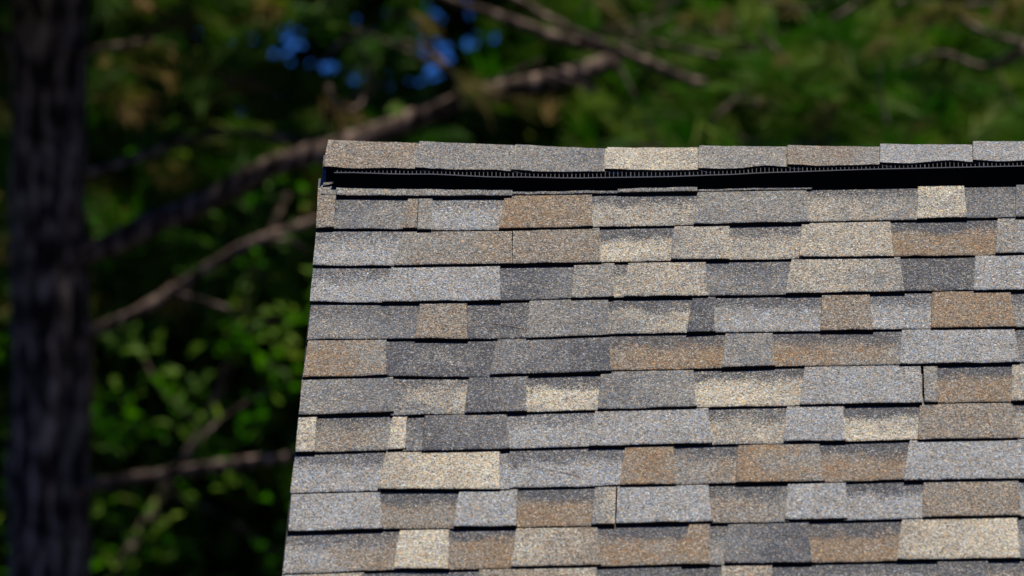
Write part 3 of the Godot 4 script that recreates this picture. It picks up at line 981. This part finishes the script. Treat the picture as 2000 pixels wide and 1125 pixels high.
func build_trees() -> void:
	var bark := bark_look(41, Color(0.015, 0.011, 0.009), Color(0.07, 0.048, 0.037), Color(0.38, 0.27, 0.205))
	var needle_look := leaf_look(Color(0.5, 0.85, 0.08))
	var leaf := leaf_look(Color(0.65, 0.95, 0.06))
	var tuft := tuft_mesh(60, 0.14, needle_look)
	var sprig := sprig_mesh(8, 0.075, 0.16, leaf)
	var greens := [Color(0.07, 0.15, 0.010), Color(0.10, 0.18, 0.012), Color(0.055, 0.13, 0.014), Color(0.13, 0.18, 0.012)]
	var dead := [Color(0.30, 0.18, 0.06), Color(0.24, 0.16, 0.05)]
	var clump := FastNoiseLite.new()
	clump.seed = 77
	clump.frequency = 1.7

	# the pine whose trunk stands at the left
	var pine := thing("pine_tree", "tall pine with a dark thick trunk rising left of the roof", "tree", Vector3.ZERO, "trees behind the roof")
	part("trunk", tube([[-1.60, 0.0, -13.1], [-1.63, 2.6, -13.1], [-1.633, 5.192, -13.1], [-1.622, 5.661, -13.1], [-1.619, 6.383, -13.1], [-1.608, 6.817, -13.1], [-1.59, 9.0, -13.12], [-1.57, 13.0, -13.1]], 0.165, 0.045, bark, 0.2), pine)
	limbs(pine, "p", bark)
	var spots := []
	var tries := 0
	while spots.size() < 5200:
		var d := Vector3(rng.randfn(), rng.randfn(), rng.randfn()).normalized() * pow(rng.randf(), 0.4)
		var p := Vector3(-3.2, 9.4, -13.1) + d * Vector3(2.0, 2.5, 2.4)
		if clump.get_noise_3d(p.x, p.y, p.z) > -0.12 and not sunny(p):
			spots.append([p, rng.randf_range(1.5, 2.4)])
	for i in 700:
		var p := Vector3(rng.randf_range(-1.9, -0.6), rng.randf_range(6.0, 6.95), rng.randf_range(-14.6, -13.3))
		if clump.get_noise_3d(p.x * 2.4, p.y * 2.4, p.z * 2.4) > 0.16 and not open(p, NEAR_GAPS, 0.072):
			spots.append([p, rng.randf_range(0.8, 1.3)])
	tries = 0
	while tries < 8000:                       # unseen low boughs, added over the frame to dapple the trunk and limbs
		tries += 1
		var p := Vector3(rng.randf_range(-3.2, -0.5), rng.randf_range(7.15, 8.1), rng.randf_range(-13.7, -12.4))
		if clump.get_noise_3d(p.x * 1.5 + 30.0, p.y * 0.5, p.z * 1.5) > -0.05 and not sunny(p):
			spots.append([p, rng.randf_range(0.9, 1.5)])
	for i in 3600:                            # near-side boughs out of view, added to keep skylight off the trunk
		var p := Vector3(rng.randf_range(-3.4, -0.4), rng.randf_range(7.0, 8.8), rng.randf_range(-12.4, -10.2))
		if clump.get_noise_3d(p.x * 1.2 + 50.0, p.y * 1.2, p.z * 1.2) > -0.1 and not sunny(p):
			spots.append([p, rng.randf_range(1.2, 2.0)])
	crown("crown", tuft, spots, pine, greens + [dead[0]])

	# the pine whose needles hang over the ridge from the right
	var pine2 := thing("pine_tree", "pine with sunlit green needles spreading above the right of the ridge", "tree", Vector3.ZERO, "trees behind the roof")
	part("trunk", tube([[3.1, 0.0, -13.6], [3.05, 3.0, -13.5], [3.0, 6.0, -13.4], [2.95, 8.6, -13.4]], 0.16, 0.05, bark, 0.16), pine2)
	part("branch", tube([[3.0, 5.6, -13.4], [2.4, 5.9, -13.3], [1.62, 6.12, -13.12]], 0.035, 0.02, bark, 0.3), pine2)
	limbs(pine2, "q", bark)
	spots = []
	tries = 0
	while spots.size() < 3600 and tries < 140000:
		tries += 1
		var p := Vector3(rng.randf_range(-1.15, 4.2), rng.randf_range(5.7, 7.05), rng.randf_range(-14.6, -12.3))
		var thin := 0.0 if p.x > 0.4 else (0.4 - p.x) * 0.4
		if (p.x < 0.15 and p.z > -13.25) or sunny(p) or p.y > 6.45 + (-12.3 - p.z) * 0.26:
			continue
		if clump.get_noise_3d(p.x * 2.4, p.y * 2.4, p.z * 2.4) > 0.04 + thin and not open(p, NEAR_GAPS, 0.072):
			spots.append([p, rng.randf_range(0.8, 1.35)])
	crown("crown", tuft, spots, pine2, greens + [Color(0.15, 0.21, 0.014), Color(0.12, 0.20, 0.014)])
	spots = []
	for i in 170:
		var p := Vector3(rng.randf_range(-0.8, 3.0), rng.randf_range(6.0, 7.1), rng.randf_range(-13.8, -12.3))
		if not open(p, NEAR_GAPS, 0.072) and not sunny(p):
			spots.append([p, rng.randf_range(0.5, 0.9)])
	crown("dead_needles", tuft, spots, pine2, dead)
	for i in 46:                              # bare twigs among the needles
		var p := Vector3(rng.randf_range(-0.7, 1.9), rng.randf_range(6.25, 6.95), rng.randf_range(-13.4, -12.4))
		var d := Vector3(rng.randf_range(-1.0, 1.0), rng.randf_range(-0.5, 0.5), rng.randf_range(-0.4, 0.4)).normalized() * rng.randf_range(0.07, 0.2)
		var q := p + d
		var s := q + d.rotated(Vector3(0, 0, 1), rng.randf_range(-0.7, 0.7)) * 0.7
		if not open(q, NEAR_GAPS, 0.03):
			part("twig", tube([[p.x, p.y, p.z], [q.x, q.y, q.z], [s.x, s.y, s.z]], rng.randf_range(0.005, 0.009), 0.003, bark, 0.3), pine2)

	# the young broadleaf tree below the pine's branches
	var young := thing("young_tree", "young broadleaf tree with bright leaves and a slanting stem below the branches", "tree", Vector3.ZERO, "trees behind the roof")
	var ends := limbs(young, "s", bark)
	part("stem", tube([[-1.9, 0.0, -14.3], [-1.85, 2.5, -14.25], [-1.7, 4.6, -14.2], [-1.583, 5.054, -14.2]], 0.04, 0.026, bark, 0.2), young)
	spots = []
	tries = 0
	while spots.size() < 240 and tries < 20000:
		tries += 1
		var p := Vector3(rng.randf_range(-1.95, -0.5), rng.randf_range(4.7, 6.5), rng.randf_range(-14.9, -13.6))
		if clump.get_noise_3d(p.x * 2.3 + 9.0, p.y * 2.3, p.z * 2.3) > 0.27 and not open(p, NEAR_GAPS, 0.072):
			spots.append([p, rng.randf_range(0.55, 0.95)])
	crown("crown", sprig, spots, young, [Color(0.12, 0.23, 0.008), Color(0.17, 0.27, 0.010), Color(0.09, 0.19, 0.02)])

	# the wood behind
	var says := ["far leafy tree seen in the dark gap left of the pine trunk", "far leafy tree behind the branches between pine trunk and roof corner", "far leafy tree behind the middle of the ridge", "far leafy tree behind the right end of the ridge"]
	for t in 4:
		var x := -4.1 + 2.55 * t
		var tree := thing("leafy_tree", says[t], "tree", Vector3.ZERO, "trees behind the roof")
		part("trunk", tube([[x, 0.0, -19.4], [x + 0.1, 3.0, -19.3], [x - 0.05, 6.0, -19.4], [x, 9.4, -19.4]], 0.16, 0.04, bark, 0.16), tree)
		spots = []
		tries = 0
		while spots.size() < 20000 and tries < 90000:
			tries += 1
			var p := Vector3(x + rng.randf_range(-1.65, 1.65), rng.randf_range(0.8, 10.8), -19.0 + rng.randf_range(-1.2, 1.2))
			if (absf(p.x - x) / 1.75) ** 4.0 + (absf(p.y - 5.8) / 5.2) ** 4.0 < 1.0 and not open(p, FAR_GAPS, 0.072):
				spots.append([p, rng.randf_range(1.0, 1.6)])
		for i in 6000:                        # thicker where the lower boughs close up
			var p := Vector3(x + rng.randf_range(-1.5, 1.5), rng.randf_range(4.4, 6.75), -19.0 + rng.randf_range(-1.3, 1.0))
			if not open(p, FAR_GAPS, 0.072):
				spots.append([p, rng.randf_range(0.9, 1.5)])
		crown("crown", sprig, spots, tree, greens)
